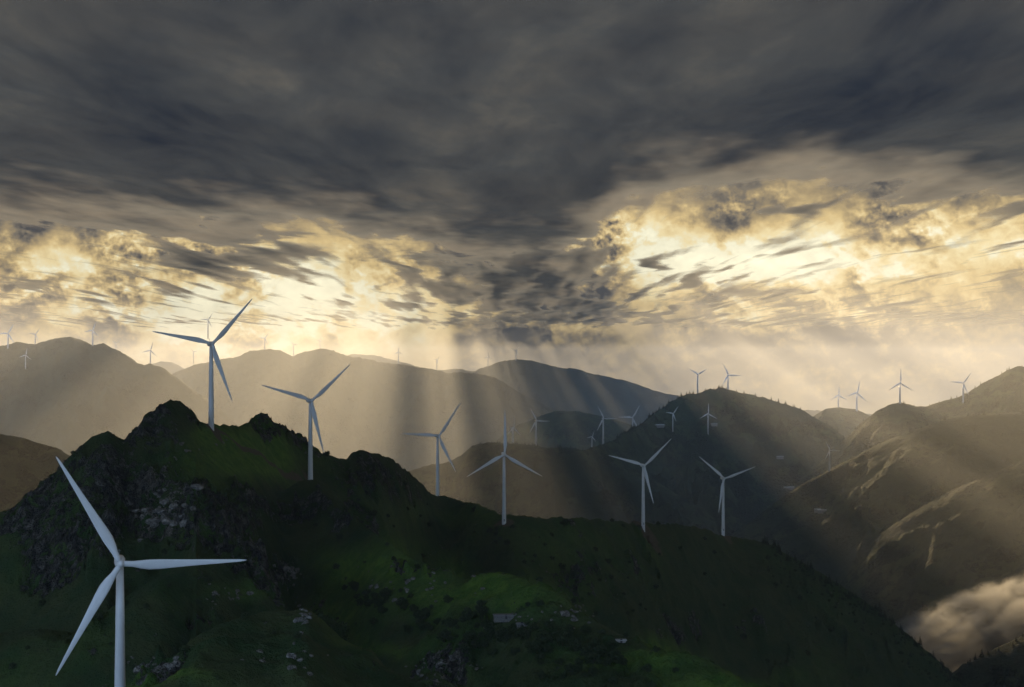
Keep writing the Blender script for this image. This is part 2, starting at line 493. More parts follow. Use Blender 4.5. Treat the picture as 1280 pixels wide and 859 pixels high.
LA, dA = layer([(-560, 640, 1000), (-300, 700, 950), (-100, 680, 930), (0, 641, 930), (20, 630, 930), (45, 610, 930), (60, 596, 930), (80, 577, 940), (98, 560, 940), (115, 545, 940), (135, 539, 940), (148, 545, 950), (156, 548, 950), (165, 540, 955), (172, 533, 960), (180, 520, 970), (190, 515, 980), (203, 503, 990), (213, 500, 1000), (225, 502, 1005), (235, 508, 1010), (244, 518, 1020), (250, 527, 1060), (262, 530, 1066), (285, 531, 1090), (303, 531, 1140), (312, 524, 1180), (328, 519, 1230), (345, 524, 1260), (365, 536, 1290), (385, 552, 1300), (402, 566, 1320), (420, 571, 1330), (433, 574, 1340), (440, 566, 1350), (452, 563, 1360), (470, 566, 1370), (490, 574, 1390), (510, 590, 1420), (525, 602, 1480), (535, 614, 1540), (546, 619, 1590), (580, 625, 1560), (605, 635, 1480), (630, 643, 1456), (660, 646, 1460), (700, 647, 1500), (760, 650, 1590), (803, 654, 1658), (850, 655, 1760), (880, 662, 1850), (904, 669, 1908), (930, 673, 1930), (955, 677, 1940), (975, 688, 1940), (1010, 707, 1940), (1060, 737, 1930), (1100, 765, 1920), (1150, 806, 1910), (1210, 858, 1900), (1300, 935, 1880), (1500, 1100, 1850), (1780, 1300, 1800)],
             [(-560, .6), (100, .7), (200, .75), (245, .30), (300, .24), (380, .30), (440, .5), (540, .5), (600, .42), (900, .42), (1000, .5), (1780, .5)], 0.5)
LB, dB = layer([(-560, 1400, 900), (120, 1000, 900), (200, 850, 960), (260, 720, 1000), (300, 655, 1030), (330, 628, 1050), (350, 618, 1080), (375, 600, 1120), (400, 600, 1120), (425, 625, 1060), (445, 648, 1000), (470, 664, 960), (500, 680, 920), (540, 694, 890), (580, 704, 860), (620, 713, 840), (655, 717, 810), (690, 738, 780), (730, 760, 750), (770, 781, 730), (830, 809, 700), (900, 835, 680), (990, 862, 660), (1100, 900, 640), (1300, 960, 600), (1780, 1200, 600)],
             [(-560, .6), (300, .6), (400, .42), (500, .34), (700, .30), (1780, .30)], 0.62, rnd=14, smooth=9)
LC, dC = layer([(-560, 1500, 480), (-100, 1000, 440), (60, 885, 430), (120, 862, 425), (165, 852, 425), (200, 832, 435), (225, 803, 445), (245, 786, 455), (268, 772, 462), (300, 764, 470), (340, 758, 478), (385, 757, 480), (405, 776, 480), (430, 797, 475), (480, 820, 460), (540, 833, 450), (585, 842, 440), (620, 868, 430), (700, 940, 420), (900, 1200, 400), (1780, 1900, 400)],
             0.16, 0.75, rnd=10, smooth=5)
LD, dD = layer([(-560, 900, 800), (0, 800, 760), (100, 780, 740), (200, 720, 760), (280, 690, 820), (330, 700, 840), (360, 760, 820), (420, 900, 700), (1780, 1900, 700)],
             0.8, 0.4, rnd=20, smooth=9)


def smax(a, b, k):
    h = np.clip(0.5 + 0.5 * (b - a) / k, 0, 1)
    return a * (1 - h) + b * h + k * h * (1 - h)


base = smax(smax(LA, LB, 8.0), LC, 5.0)
base = smax(base, LD, 10.0)
base = np.maximum(base, FLOOR - 20)
# image row of each vertex, used only to say where along the slope the crags stand
ROW = HY - base / NY * F


def blob(px, py, rx, ry, amp=1.0):
    return amp * np.exp(-(((NPX - px) / rx) ** 2 + ((ROW - py) / ry) ** 2))


rn = fbm(NX / 45, NY / 45, 5, 0.55, 101)
rb = fbm(NX / 140, NY / 140, 4, 0.5, 131)
rock = (blob(120, 600, 75, 55, .9) + blob(60, 660, 60, 50, .7) + blob(200, 530, 45, 35, 1.1) + blob(200, 640, 60, 40, .55) + blob(90, 690, 50, 40, .8)
        + blob(340, 545, 34, 24, 1.1) + blob(362, 545, 26, 16, .8) + blob(385, 570, 22, 16, .7) + blob(470, 590, 45, 28, 1.2) + blob(530, 615, 25, 18, .8) + blob(410, 650, 40, 22, .9)
        + blob(340, 640, 50, 30, .8) + blob(280, 620, 45, 35, .7) + blob(350, 720, 40, 25, .8) + blob(300, 700, 40, 26, .5) + blob(540, 690, 30, 12, .6) + blob(620, 700, 30, 10, .7)
        + blob(700, 750, 45, 16, .75) + blob(860, 775, 45, 22, .9) + blob(555, 835, 40, 16, 1.0) + blob(630, 778, 40, 10, .3) + blob(500, 700, 20, 10, .5)
        + blob(190, 835, 40, 12, .8) + blob(260, 775, 50, 12, .7) + blob(730, 700, 60, 25, .5) + blob(940, 790, 60, 30, .35) + blob(270, 660, 60, 30, .5))
rock = rock + rn * 0.55 + rb * 0.35 - 0.12
rock = rock - blob(310, 565, 55, 26, 1.6) - blob(270, 545, 26, 12, 1.0) - blob(365, 598, 30, 10, 1.0)
rockm = sstep(0.25, 0.75, rock)
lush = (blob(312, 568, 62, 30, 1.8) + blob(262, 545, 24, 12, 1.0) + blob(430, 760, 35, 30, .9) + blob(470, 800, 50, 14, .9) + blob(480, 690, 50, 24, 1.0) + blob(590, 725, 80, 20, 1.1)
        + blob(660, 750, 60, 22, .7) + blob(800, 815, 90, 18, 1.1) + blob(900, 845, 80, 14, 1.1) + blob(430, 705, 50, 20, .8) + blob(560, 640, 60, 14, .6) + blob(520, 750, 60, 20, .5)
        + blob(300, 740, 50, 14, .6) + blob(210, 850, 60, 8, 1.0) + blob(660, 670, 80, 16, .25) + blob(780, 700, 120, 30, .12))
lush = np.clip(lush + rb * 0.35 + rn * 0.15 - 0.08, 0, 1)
lush = lush * (1 - blob(360, 830, 130, 36, .9).clip(0, 1))
pale = np.clip(blob(205, 640, 26, 24, 1.2) + blob(190, 620, 16, 14, .7) + blob(555, 832, 34, 12, .55) + blob(370, 722, 30, 14, .4) + blob(310, 740, 60, 8, .35) + blob(190, 835, 30, 9, .4) + blob(345, 660, 30, 15, .2), 0, 1)
pale = pale * sstep(-0.25, 0.25, fbm(NX / 14, NY / 14, 3, 0.6, 171))

cv, cd = cells(NX / 9.0 + rn * 0.3, NY / 9.0 + rn * 0.3, 5)
cv2, cd2 = cells(NX / 3.6 + rn * 0.4, NY / 3.6 - rn * 0.4, 9)
rg = ridged(NX / 60, NY / 75, 5, 0.55, 207)
near = np.clip(np.minimum(np.minimum(np.abs(dA), np.abs(dB)), np.abs(dC)) / 25, 0.12, 1)
Z = base + rockm * near * (13.0 * (rg - 0.1) * (1 - 0.6 * blob(335, 530, 30, 22)) + 8.0 * (cv - 0.5) * (1 - cd) + 3.4 * (cv2 - 0.4))
Z = Z + rockm * (2.4 * (cv2 - 0.5) + 2.0 * (cv - 0.55) * (1 - cd)) 
Z = Z + near * 5.0 * fbm(NX / 90, NY / 90, 4, 0.5, 303) + 0.7 * fbm(NX / 12, NY / 12, 4, 0.6, 305)
# gullies running down the long slopes
gul = ridged(NX / 130 + 0.25 * rn, NY / 260, 4, 0.5, 404)
Z = Z + np.clip(np.abs(dA) / 80, 0, 1) * 11 * (gul - 0.3) * sstep(430, 620, NPX) + np.clip(np.abs(dB) / 60, 0, 1) * 4 * (gul - 0.3)
# keep the skyline where it was surveyed
sil = (HY - Z / NY * F).min(0); want = (HY - np.maximum(LA, LC) / NY * F).min(0)
err = np.convolve(np.pad(sil - want, 12, mode='edge'), np.ones(25) / 25, 'valid')
DcA = (dA + NY)[0]
Z = Z + (err / F * DcA)[None, :] * np.exp(-(dA / 60.0) ** 2) * (np.abs(err) < 40)[None, :]
# bare earth of the turbine pads and the tracks between them
bare = np.zeros_like(Z)
for bx, by, bw in ((264, 1053, 9), (388, 1212, 8), (547, 1580, 12), (630, 1450, 11), (806, 1650, 20), (904, 1900, 13), (150, 512, 8)):
    wx_ = (bx - 640) / F * by
    bare = np.maximum(bare, np.exp(-(((NX - wx_) / bw) ** 2 + ((NY - by) / (bw * 0.8)) ** 2) ** 2))
trk = np.array([(262, 1053), (320, 1120), (372, 1190), (388, 1212)], float)
for (pa, ya), (pb, yb) in list(zip(trk[:-1], trk[1:])):
    ax_, bx_ = (pa - 640) / F * ya, (pb - 640) / F * yb
    L2_ = (bx_ - ax_) ** 2 + (yb - ya) ** 2 + 1e-6
    tt = np.clip(((NX - ax_) * (bx_ - ax_) + (NY - ya + 8) * (yb - ya)) / L2_, 0, 1)
    dd_ = np.hypot(NX - (ax_ + tt * (bx_ - ax_)), NY + 8 - (ya + tt * (yb - ya)))
    bare = np.maximum(bare, 0.8 * sstep(2.6, 1.2, dd_ + 1.0 * rn))
NEARH = grid_mesh('near_hill', NX, NY, Z, {'rock': rockm, 'lush': lush, 'pale': pale, 'bare': bare}, M_NEAR)
NZ = Z


class NearT:
    def height(self, px, y):
        if px <= npx[0] or px >= npx[-1] or y <= ny[0] or y >= ny[-1]: return None
        c = (px - npx[0]) / 1.6; r = math.log(y / 300.0) / math.log(1.0031)
        c0, r0 = int(c), int(r); fc, fr = c - c0, r - r0
        c1 = min(c0 + 1, len(npx) - 1); r1 = min(r0 + 1, len(ny) - 1)
        return (NZ[r0, c0] * (1 - fc) + NZ[r0, c1] * fc) * (1 - fr) + (NZ[r1, c0] * (1 - fc) + NZ[r1, c1] * fc) * fr


NEAR = NearT()


def ground_at(px, y, only=None):
    hs = [h for h in ([t.height(px, y) for t in ([NEAR] + TERR if only is None else only)]) if h is not None]
    return max(hs) if hs else FLOOR


def hit(px, py, only=None, d0=310.0, d1=12000.0):
    """First terrain point met going out from the viewpoint in the direction of a photo position."""
    y = d0
    while y < d1:
        z = (HY - py) / F * y
        if ground_at(px, y, only) >= z: return y
        y += 2.0 if y < 2600 else 12.0
    return None


def pt(px, y, z): return Vector(((px - 640) / F * y, y, z))


# ------------------------------------------------------------------ cloud deck: broken cloud overhead that shades the hills and lets shafts through
HD = 400.0
dpx = np.linspace(-4200, 4200, 460); dpy = np.concatenate([np.linspace(-500, 1180, 18), np.linspace(1200, 8500, 420), np.linspace(8530, 17500, 130)])
DX, DY = np.meshgrid(dpx, dpy)
DYc = np.maximum(DY, 1100)
PXD = 640 + DX / DYc * F; PYD = HY - HD / DYc * F


def db(px, py, rx, ry, amp=1.0):
    return amp * np.exp(-(((PXD - px) / rx) ** 2 + ((PYD - py) / ry) ** 2))


edge = np.interp(PXD, [-600, 0, 120, 220, 400, 470, 520, 560, 590, 630, 672, 700, 738, 772, 860, 1000, 1150, 1280, 1900], [300, 296, 300, 303, 302, 312, 320, 328, 340, 350, 352, 346, 318, 280, 256, 254, 252, 262, 262])
wob = fbm(DX / 420, DY / 900, 5, 0.55, 501)
wob2 = fbm(DX / 130, DY / 520, 5, 0.6, 511)
streak = fbm(DX / 125 + 9 + 0.5 * wob, DY / 1500, 2, 0.5, 521)
solid = (edge - PYD) / 20.0 + wob * 1.1 + wob2 * 0.8 + 0.5
solid = np.where(DY < 1300, 6, solid) - 8 * sstep(12300, 17000, DY)
veil = -0.38 + 1.9 * streak + db(615, 362, 90, 50, 1.35) + db(722, 344, 58, 26, 1.6) + db(672, 342, 50, 22, 1.2) + db(850, 362, 170, 26, 1.25) + db(215, 350, 130, 30, 0.7) + db(715, 396, 80, 26, 1.0) + db(1020, 402, 240, 22, 0.6) - db(756, 368, 50, 10, 2.8) + db(533, 368, 48, 24, 1.1) + db(300, 336, 95, 17, 1.7) + db(350, 317, 60, 13, 1.0) + 0.7 * fbm(DX / 55, DY / 1900, 2, 0.5, 541) + 0.75 * sstep(10200, 12500, DY) - 3.5 * sstep(12300, 17000, DY)
isl = (db(285, 332, 62, 9, 1.6) + db(340, 326, 34, 6, .9) + db(38, 366, 28, 12, 1.5) + db(384, 373, 16, 10, 1.3) + db(428, 385, 12, 18, 1.0) + db(690, 366, 66, 14, 1.5) + db(640, 376, 60, 12, 1.2)
       + db(965, 277, 44, 6, 1.4) + db(555, 336, 36, 12, .8) + db(110, 375, 24, 12, .8) + db(720, 398, 60, 10, .9))
isld = np.clip(isl, 0, 1.6)
veil = veil + isl * (0.85 + 0.25 * wob2) + wob2 * 0.05
cover = np.where(solid > veil, solid, veil)
soft = sstep(1.4, -0.4, solid) * (1 - 0.7 * sstep(0.3, 1.2, isl))
relief = 6 * fbm(DX / 420, DY / 1150, 5, 0.5, 601) + 14 * fbm(DX / 1300, DY / 2900, 3, 0.5, 611)
m, t, out = new_mat("cloud_deck")
P = pos(t)
cov = attr(t, 'cover')
x_, y_, z_ = sep(t, P)
Pn = vec(t, x_ * 0.8, y_ * 0.22, z_ * 0)
fn = noise(t, Pn, 0.0065, 10, 0.64, 0.5)
fm = noise(t, Pn, 0.0024, 9, 0.58, 0.5)
sf_ = attr(t, 'soft')
al = (cov + (fn - 0.5) * (2.8 - sf_ * 2.45) - 0.15 + sf_ * 0.15)
al = (al / (sf_ * 0.9 + 0.6)).smooth(0.0, 1.0)
thin = (cov + (fn - 0.5) * 2.0 + (fm - 0.5) * 3.0).smooth(0.2, 3.6, 1.0, 0.0)
tone = (fm * 0.66 + fn * 0.34)
tc_ = ramp(t, tone, [(0.36, (0.035, 0.037, 0.041)), (0.45, (0.073, 0.067, 0.058)), (0.53, (0.113, 0.098, 0.076)), (0.64, (0.22, 0.17, 0.11))])
tc_ = mixc(t, thin * 0.72, tc_, (0.64, 0.45, 0.25))
tr = t.nodes.new('ShaderNodeBsdfTranslucent'); t.links.new(tc_.s, tr.inputs[0])
df = t.nodes.new('ShaderNodeBsdfDiffuse'); df.inputs[0].default_value = (0.34, 0.31, 0.27, 1)
mx = t.nodes.new('ShaderNodeMixShader'); mx.inputs[0].default_value = 0.05
t.links.new(tr.outputs[0], mx.inputs[1]); t.links.new(df.outputs[0], mx.inputs[2])
tp = t.nodes.new('ShaderNodeBsdfTransparent')
ma = t.nodes.new('ShaderNodeMixShader'); t.links.new(al.s, ma.inputs[0])
t.links.new(tp.outputs[0], ma.inputs[1]); t.links.new(mx.outputs[0], ma.inputs[2])
t.links.new(ma.outputs[0], out.inputs[0])
deck = grid_mesh('clouds', DX, DY, HD + 30 + np.maximum(relief, -25), {'cover': cover, 'soft': soft}, m)

# ------------------------------------------------------------------ haze
HAZE = 0.88e-4
hz = bpy.data.meshes.new('haze')
x0, x1, y0, y1, z0, z1 = -11600, 11600, -4100, 15900, FLOOR - 30, 270
vs = [(x, y, z) for z in (z0, z1) for y in (y0, y1) for x in (x0, x1)]
hz.from_pydata(vs, [], [(0, 2, 3, 1), (4, 5, 7, 6), (0, 1, 5, 4), (2, 6, 7, 3), (0, 4, 6, 2), (1, 3, 7, 5)])
ho = bpy.data.objects.new('haze', hz); COL.objects.link(ho); ho['kind'] = 'stuff'
m, t, out = new_mat("haze")
pv = t.nodes.new('ShaderNodeVolumePrincipled')
pv.inputs['Color'].default_value = (0.86, 0.90, 0.97, 1)
pv.inputs['Density'].default_value = HAZE
pv.inputs['Anisotropy'].default_value = 0.42
t.links.new(pv.outputs[0], out.inputs['Volume'])
hz.materials.append(m)


# ------------------------------------------------------------------ mesh helpers
def obj_from(name, verts, faces, mat, parent=None, smooth=False, loc=None):
    me = bpy.data.meshes.new(name)
    me.from_pydata([tuple(v) for v in verts], [], faces)
    if smooth:
        me.polygons.foreach_set('use_smooth', [True] * len(me.polygons))
    me.materials.append(mat); me.update()
    o = bpy.data.objects.new(name, me); COL.objects.link(o)
    if parent: o.parent = parent
    if loc is not None: o.location = loc
    return o


def rings(rs, n=20, cap=True):
    """rs: list of (list of points) rings, all of n points."""
    v = [p for r in rs for p in r]; f = []
    for i in range(len(rs) - 1):
        for k in range(n):
            a = i * n + k; b = i * n + (k + 1) % n
            f.append((a, b, b + n, a + n))
    if cap:
        f.append(tuple(range(n - 1, -1, -1))); o = (len(rs) - 1) * n
        f.append(tuple(range(o, o + n)))
    return v, f


def lathe(prof, n=20, axis='z'):
    rs = []
    for h, r in prof:
        rs.append([(r * math.cos(2 * math.pi * k / n), r * math.sin(2 * math.pi * k / n), h) if axis == 'z'
                   else (r * math.sin(2 * math.pi * k / n), h, r * math.cos(2 * math.pi * k / n)) for k in range(n)])
    return rings(rs, n)


def box(x0, x1, y0, y1, z0, z1, v=None, f=None):
    v = v if v is not None else []; f = f if f is not None else []
    b = len(v)
    v += [(x, y, z) for z in (z0, z1) for y in (y0, y1) for x in (x0, x1)]
    f += [tuple(b + i for i in q) for q in ((0, 2, 3, 1), (4, 5, 7, 6), (0, 1, 5, 4), (2, 6, 7, 3), (0, 4, 6, 2), (1, 3, 7, 5))]
    return v, f


def thing(name, label, cat, loc, rz=0, group=None):
    o = bpy.data.objects.new(name, None); COL.objects.link(o)
    o.location = loc; o.rotation_euler = (0, 0, rz)
    o['label'] = label; o['category'] = cat
    if group: o['group'] = group
    return o


# ------------------------------------------------------------------ wind turbines
def paint(name, c, rough=0.4):
    m, t, out = new_mat(name)
    P = objpos(t)
    n = noise(t, P, 0.25, 5, 0.6)
    px_, py_, pz_ = sep(t, P)
    st = noise(t, vec(t, px_ * 2.5, py_ * 2.5, pz_ * 0.12), 1.0, 4, 0.6)
    dirt = (n * 0.5 + st * 0.5).smooth(0.42, 0.75)
    col = mixc(t, dirt * 0.5, c, tuple(k * 0.72 for k in c))
    principled(t, out, col, rough, spec=0.4)
    return m


M_WHITE = paint("turbine_white", (0.80, 0.80, 0.80))
M_BLADE = paint("blade_white", (0.78, 0.79, 0.80), 0.35)
M_GREYM = paint("grey_metal", (0.30, 0.31, 0.32), 0.5)


def blade_mesh(Rr=38.8):
    st = [(0.0, 1.9, 1.9, 0), (1.2, 1.9, 1.9, 2), (3.0, 2.1, 1.6, 10), (5.5, 2.9, 1.1, 16), (8.0, 3.5, 0.85, 15), (11, 3.35, 0.70, 12), (16, 2.75, 0.52, 8),
          (22, 2.1, 0.38, 5), (28, 1.55, 0.27, 2), (33, 1.15, 0.19, 0), (36.5, 0.8, 0.13, -1), (38.2, 0.45, 0.08, -2), (38.8, 0.12, 0.04, -2)]
    n = 14; rs = []
    for z, c, th, tw in st:
        z = z * Rr / 38.8
        ring = []
        rt = max(0.0, 1 - z / 5.0)
        for k in range(n):
            a = 2 * math.pi * k / n
            # circle at the root, aerofoil outboard
            cx_, cy_ = math.cos(a) * 0.95, math.sin(a) * 0.95
            ax = (0.5 * math.cos(a) + 0.17) * c; ay = 0.5 * math.sin(a) * th * (0.55 + 0.45 * (math.cos(a + math.pi) * -0.5 + 0.5) + 0.2)
            x = cx_ * rt + ax * (1 - rt); y = cy_ * rt + ay * (1 - rt)
            w = R(tw)
            pre = -0.9 * (z / Rr) ** 2        # pre-bend towards the wind
            ring.append((x * math.cos(w) - y * math.sin(w), x * math.sin(w) + y * math.cos(w) + pre, z + 0.9))
        rs.append(ring)
    return rings(rs, n)


def turbine_proto():
    t = thing('wind_turbine', 'proto', 'wind turbine', (0, 0, 0), 0, 'wind turbines along the mountain ridges')
    # origin: tower axis at hub height; rotor looks down -Y
    prof = [(-95, 2.05), (-62, 1.95), (-61.9, 2.0), (-40, 1.72), (-39.9, 1.76), (-20, 1.45), (-19.9, 1.49), (-1.6, 1.15)]
    v, f = lathe(prof, 28); tw = obj_from('tower', v, f, M_WHITE, t, True)
    v, f = box(-0.5, 0.5, -2.12, -1.9, -60.5, -58.2); obj_from('door', v, f, M_GREYM, tw)
    # nacelle: rounded box along Y
    rs = []
    for y, w, h0, h1 in ((-2.6, 0.9, -0.9, 0.9), (-2.3, 1.35, -1.3, 1.35), (-0.5, 1.6, -1.55, 1.7), (4.5, 1.6, -1.5, 1.75), (6.8, 1.45, -1.2, 1.7), (7.4, 1.1, -0.8, 1.35)):
        ring = []
        for k in range(16):
            a = 2 * math.pi * k / 16
            ca, sa = math.cos(a), math.sin(a)
            q = 0.45
            sx = math.copysign(abs(ca) ** q, ca); sz = math.copysign(abs(sa) ** q, sa)
            ring.append((w * sx, y, (h1 + h0) / 2 + (h1 - h0) / 2 * sz))
        rs.append(ring)
    v, f = rings(rs, 16); na = obj_from('nacelle', v, f, M_WHITE, t, True)
    v, f = box(-0.07, 0.07, 5.4, 5.54, 1.7, 3.6); box(-0.5, 0.5, 5.43, 5.51, 3.2, 3.3, v, f); obj_from('wind_vane', v, f, M_GREYM, na)
    # rotor: hub and three blades
    hubv, hubf = lathe([(-5.9, 0.12), (-5.7, 0.55), (-5.2, 1.0), (-4.4, 1.32), (-3.4, 1.4), (-2.6, 1.25)], 20, 'y')
    hub = obj_from('hub', hubv, hubf, M_WHITE, t, True)
    bv, bf = blade_mesh()
    bl = []
    me = None
    for k in range(3):
        if me is None:
            o = obj_from('blade', bv, bf, M_BLADE, t, True); me = o.data
        else:
            o = bpy.data.objects.new('blade', me); COL.objects.link(o); o.parent = t
        o.location = (0, -4.1, 0)
        o.rotation_euler = (0, R(120 * k), 0)
        bl.append(o)
    return t


PROTO = turbine_proto()
used = [False]


def copy_tree(o, parent=None):
    c = o.copy(); COL.objects.link(c)
    if parent: c.parent = parent
    for ch in list(o.children): copy_tree(ch, c)
    return c


def turbine(px, py, rpx, phase, label, D=None, yaw=18, sc=None, stout=1.0):
    if D is None: D = 40.0 * F / rpx
    s = rpx * D / F / 39.7 if sc is None else sc
    o = PROTO if not used[0] else copy_tree(PROTO)
    used[0] = True
    yawr = R(yaw)
    o.rotation_euler = (0, 0, yawr)
    o.scale = (s, s, s)
    z = (HY - py) / F * D
    off = 4.1 * s                       # the rotor hub, not the tower axis, sits at the measured place
    o.location = ((px - 640) / F * D - math.sin(yawr) * 0 , D, z)
    k = 0
    for c in o.children:
        if c.name.startswith('blade'):
            c.rotation_euler = (0, R(phase + 120 * k), 0); k += 1
            c.scale = (stout, stout, 1)
        elif c.name.startswith('tower'):
            c.scale = (stout, stout, 1)
    o['label'] = label
    return o


turbine(150, 703, 155, -30, 'largest white wind turbine, standing low in the left corner in front of the dark crags', D=512, yaw=17)
turbine(264, 430, 76, 41, 'tall wind turbine on the grassy saddle beside the highest rocky peak', D=1053, yaw=22)
turbine(388, 501, 67, 47, 'wind turbine on the slope in front of the second rocky knob, below the grassy saddle', D=1212, yaw=22)
turbine(547, 545, 50.5, 34, 'wind turbine where the rocky ridge meets the grass, one blade level to its left', D=1580, yaw=22)
turbine(630, 568, 55, 0, 'wind turbine on the green ridge with one blade pointing straight up', D=1450, yaw=8)
turbine(804, 582, 48.5, 46, 'white wind turbine on the long green ridge beside a patch of bare earth', D=1650, yaw=12)
turbine(904, 598, 43, 70, 'white wind turbine at the end of the green ridge, nearest the dark trees', D=1900, yaw=10)

far = [
    # px, py, R, phase, D, yaw, label
    (10, 417, 14, 28, 6750, 20, 'tiny turbine at the far left edge of the hazy mountain crest'),
    (44, 418, 9, 35, 6800, 30, 'tiny turbine, second from the left on the hazy mountain crest'),
    (116, 413, 11, 18, 6790, 20, 'tiny turbine just right of the rounded top of the hazy left mountain'),
    (32, 444, 9, 10, 6500, 30, 'faint pale turbine standing in front of the left hazy mountain'),
    (188, 438, 11, 15, 6780, 20, 'tiny turbine at the foot of the left mountain crest, by the pale notch'),
    (145, 429, 6, 60, 7100, 20, 'very faint turbine top peeping over the falling crest of the left mountain'),
    (260, 400, 10, 33, 7000, 25, 'tiny turbine seen just behind the blades of the tall saddle turbine'),
    (242, 440, 6, 75, 8500, 20, 'very faint turbine left of the saddle turbine tower on the hazy crest'),
    (331, 423, 8.5, 33, 8300, 25, 'tiny turbine on the flat-topped part of the golden middle mountain'),
    (367, 431, 6, 80, 8400, 20, 'very faint turbine in the notch of the golden middle mountain'),
    (400, 425, 5.5, 20, 8300, 20, 'very faint turbine on the rounded top of the golden middle mountain'),
    (498, 440, 7.5, 0, 8350, 20, 'faint turbine on the long falling shoulder of the golden middle mountain'),
    (546, 450, 6, 40, 8350, 20, 'faintest turbine near the low end of the golden middle mountain'),
    (610, 446, 7.5, 0, 10450, 20, 'faint turbine left of the top of the far blue mountain'),
    (645, 438, 6.5, 40, 10450, 20, 'faint turbine on the top of the far blue mountain'),
    (641, 535, 17, 4, 4290, 55, 'grey turbine just right of the upright blade of the green ridge turbine'),
    (670, 526, 18, -28, 4290, 20, 'grey turbine on the low hazy hill, one blade level to its right'),
    (754, 523, 18, -29, 4400, 20, 'grey turbine with its lower tower behind the dark hill, left one of a pair'),
    (791, 522, 18, 31, 4700, -18, 'grey turbine among small trees on the dark hill flank, right one of a pair'),
    (740, 546, 8, 20, 5200, 20, 'pale thin turbine tower in the dip between the two hazy hills'),
    (841, 517, 11, 38, 4780, 25, 'pale turbine on the shaded left flank of the dark domed hill'),
    (885, 517, 13, 0, 4950, 10, 'pale turbine on the face below the top of the dark domed hill'),
    (872, 468, 14, -60, 5160, 10, 'turbine on top of the domed hill, with two blades raised in a V'),
    (910, 469, 16, -28, 5190, 14, 'turbine on top of the domed hill, with one blade level to its right'),
    (1048, 494, 13, 0, 5900, 12, 'faint turbine on the small far knoll, left of its neighbour'),
    (1071, 491, 15.5, 12, 5880, 12, 'turbine at the right end of the small far knoll'),
    (1125, 479, 18, 0, 4490, 8, 'turbine alone on the rounded knoll with one blade straight up'),
    (1204, 479, 16.5, 36, 4300, -14, 'pale turbine in front of the rising right-hand ridge'),
    (1037, 563, 13, -28, 4600, 14, 'pale turbine low on the misty slope beside the deep valley'),
]
stand = {(841, 517): (540, 'R1'), (885, 517): (544, 'R1'), (1037, 563): (590, 'R3'), (1204, 479): (505, 'R2'), (32, 444): (463, 'L0')}
for px, py, r, ph, D, yw, lab in far:
    if (px, py) in stand:
        by, hn = stand[(px, py)]
        D = hit(px, by, [{'R1': H_R1, 'R2': H_R2, 'R3': H_R3, 'L0': H_L0}[hn]], 3000) or D
    turbine(px, py, r, ph, lab, D=D, yaw=yw, stout=1.45)

# ------------------------------------------------------------------ low cloud lying in the deep valley
def mist(name, cx, cyy, cz, sx, sy, sz, dens, seed, label=None):
    v, f = box(-sx, sx, -sy, sy, -sz, sz)
    m, t, out = new_mat(name)
    P = objpos(t)
    x_, y_, z_ = sep(t, P)
    zt = z_ - x_ * 0.22
    r = ((x_ / sx) * (x_ / sx) + (y_ / sy) * (y_ / sy) + (zt / (sz * 0.62)) * (zt / (sz * 0.62)))
    n = noise(t, vec(t, x_ + seed - z_ * 0.8, y_, z_ * 1.6), 0.014, 8, 0.68, 0.8)
    d = ((n - 0.50) * 9.0 - r * 1.2 + 0.75).clamp() * r.smooth(0.55, 1.0, 1.0, 0.0) * dens
    p = t.nodes.new('ShaderNodeVolumePrincipled'); p.inputs['Color'].default_value = (0.95, 0.95, 0.95, 1)
    p.inputs['Anisotropy'].default_value = 0.35
    t.links.new(d.s, p.inputs['Density'])
    t.links.new(p.outputs[0], out.inputs['Volume'])
    o = obj_from(name, v, f, m, loc=(cx, cyy, cz)); o['kind'] = 'stuff'
    return o


mist('valley_mist', 800, 2460, -385, 260, 200, 130, 0.040, 90)

# ------------------------------------------------------------------ plants and stones
RG = random.Random(7)
m, t, out = new_mat("leaves_dark"); P = objpos(t)
n_ = noise(t, P, 1.3, 4, 0.7)
principled(t, out, mixc(t, n_.smooth(0.35, 0.65), (0.018, 0.032, 0.014), (0.045, 0.065, 0.024)), 0.8, spec=0.2); M_LEAF = m
m, t, out = new_mat("needles"); P = objpos(t)
n_ = noise(t, P, 1.0, 4, 0.7)
principled(t, out, mixc(t, n_.smooth(0.35, 0.65), (0.012, 0.022, 0.013), (0.030, 0.045, 0.022)), 0.85, spec=0.15); M_NEEDLE = m
m, t, out = new_mat("bark"); P = objpos(t)
principled(t, out, mixc(t, noise(t, P, 3.0, 5, 0.7), (0.03, 0.022, 0.016), (0.08, 0.06, 0.045)), 0.95, spec=0.1); M_BARK = m
m, t, out = new_mat("stone"); P = objpos(t)
n_ = noise(t, P, 1.1, 8, 0.7); vv = voro(t, P, 0.9, 'DISTANCE_TO_EDGE')
c_ = ramp(t, n_, [(0.3, (0.06, 0.062, 0.06)), (0.5, (0.20, 0.19, 0.175)), (0.7, (0.40, 0.37, 0.32))])
c_ = mixc(t, vv.smooth(0, 0.05, 0.8, 0), c_, (0.03, 0.03, 0.03))
principled(t, out, c_, 0.95, n_ * 1.2 + vv.smooth(0, 0.2), 0.9, 0.5, spec=0.15); M_STONE = m


def clump(v, f, c, r, n, flat=0.8):
    for _ in range(n):
        d = Vector((RG.gauss(0, 1), RG.gauss(0, 1), RG.gauss(0, 1))).normalized()
        p = Vector(c) + Vector((d.x, d.y, d.z * flat)) * r * RG.uniform(0.55, 1.08)
        a = Vector((RG.gauss(0, 1), RG.gauss(0, 1), RG.gauss(0, 1))).normalized(); b = a.cross(d)
        s = r * RG.uniform(0.16, 0.34)
        k = len(v)
        v += [p - a * s, p + b * s * 0.8, p + a * s, p - b * s * 0.8]; f.append((k, k + 1, k + 2, k + 3))


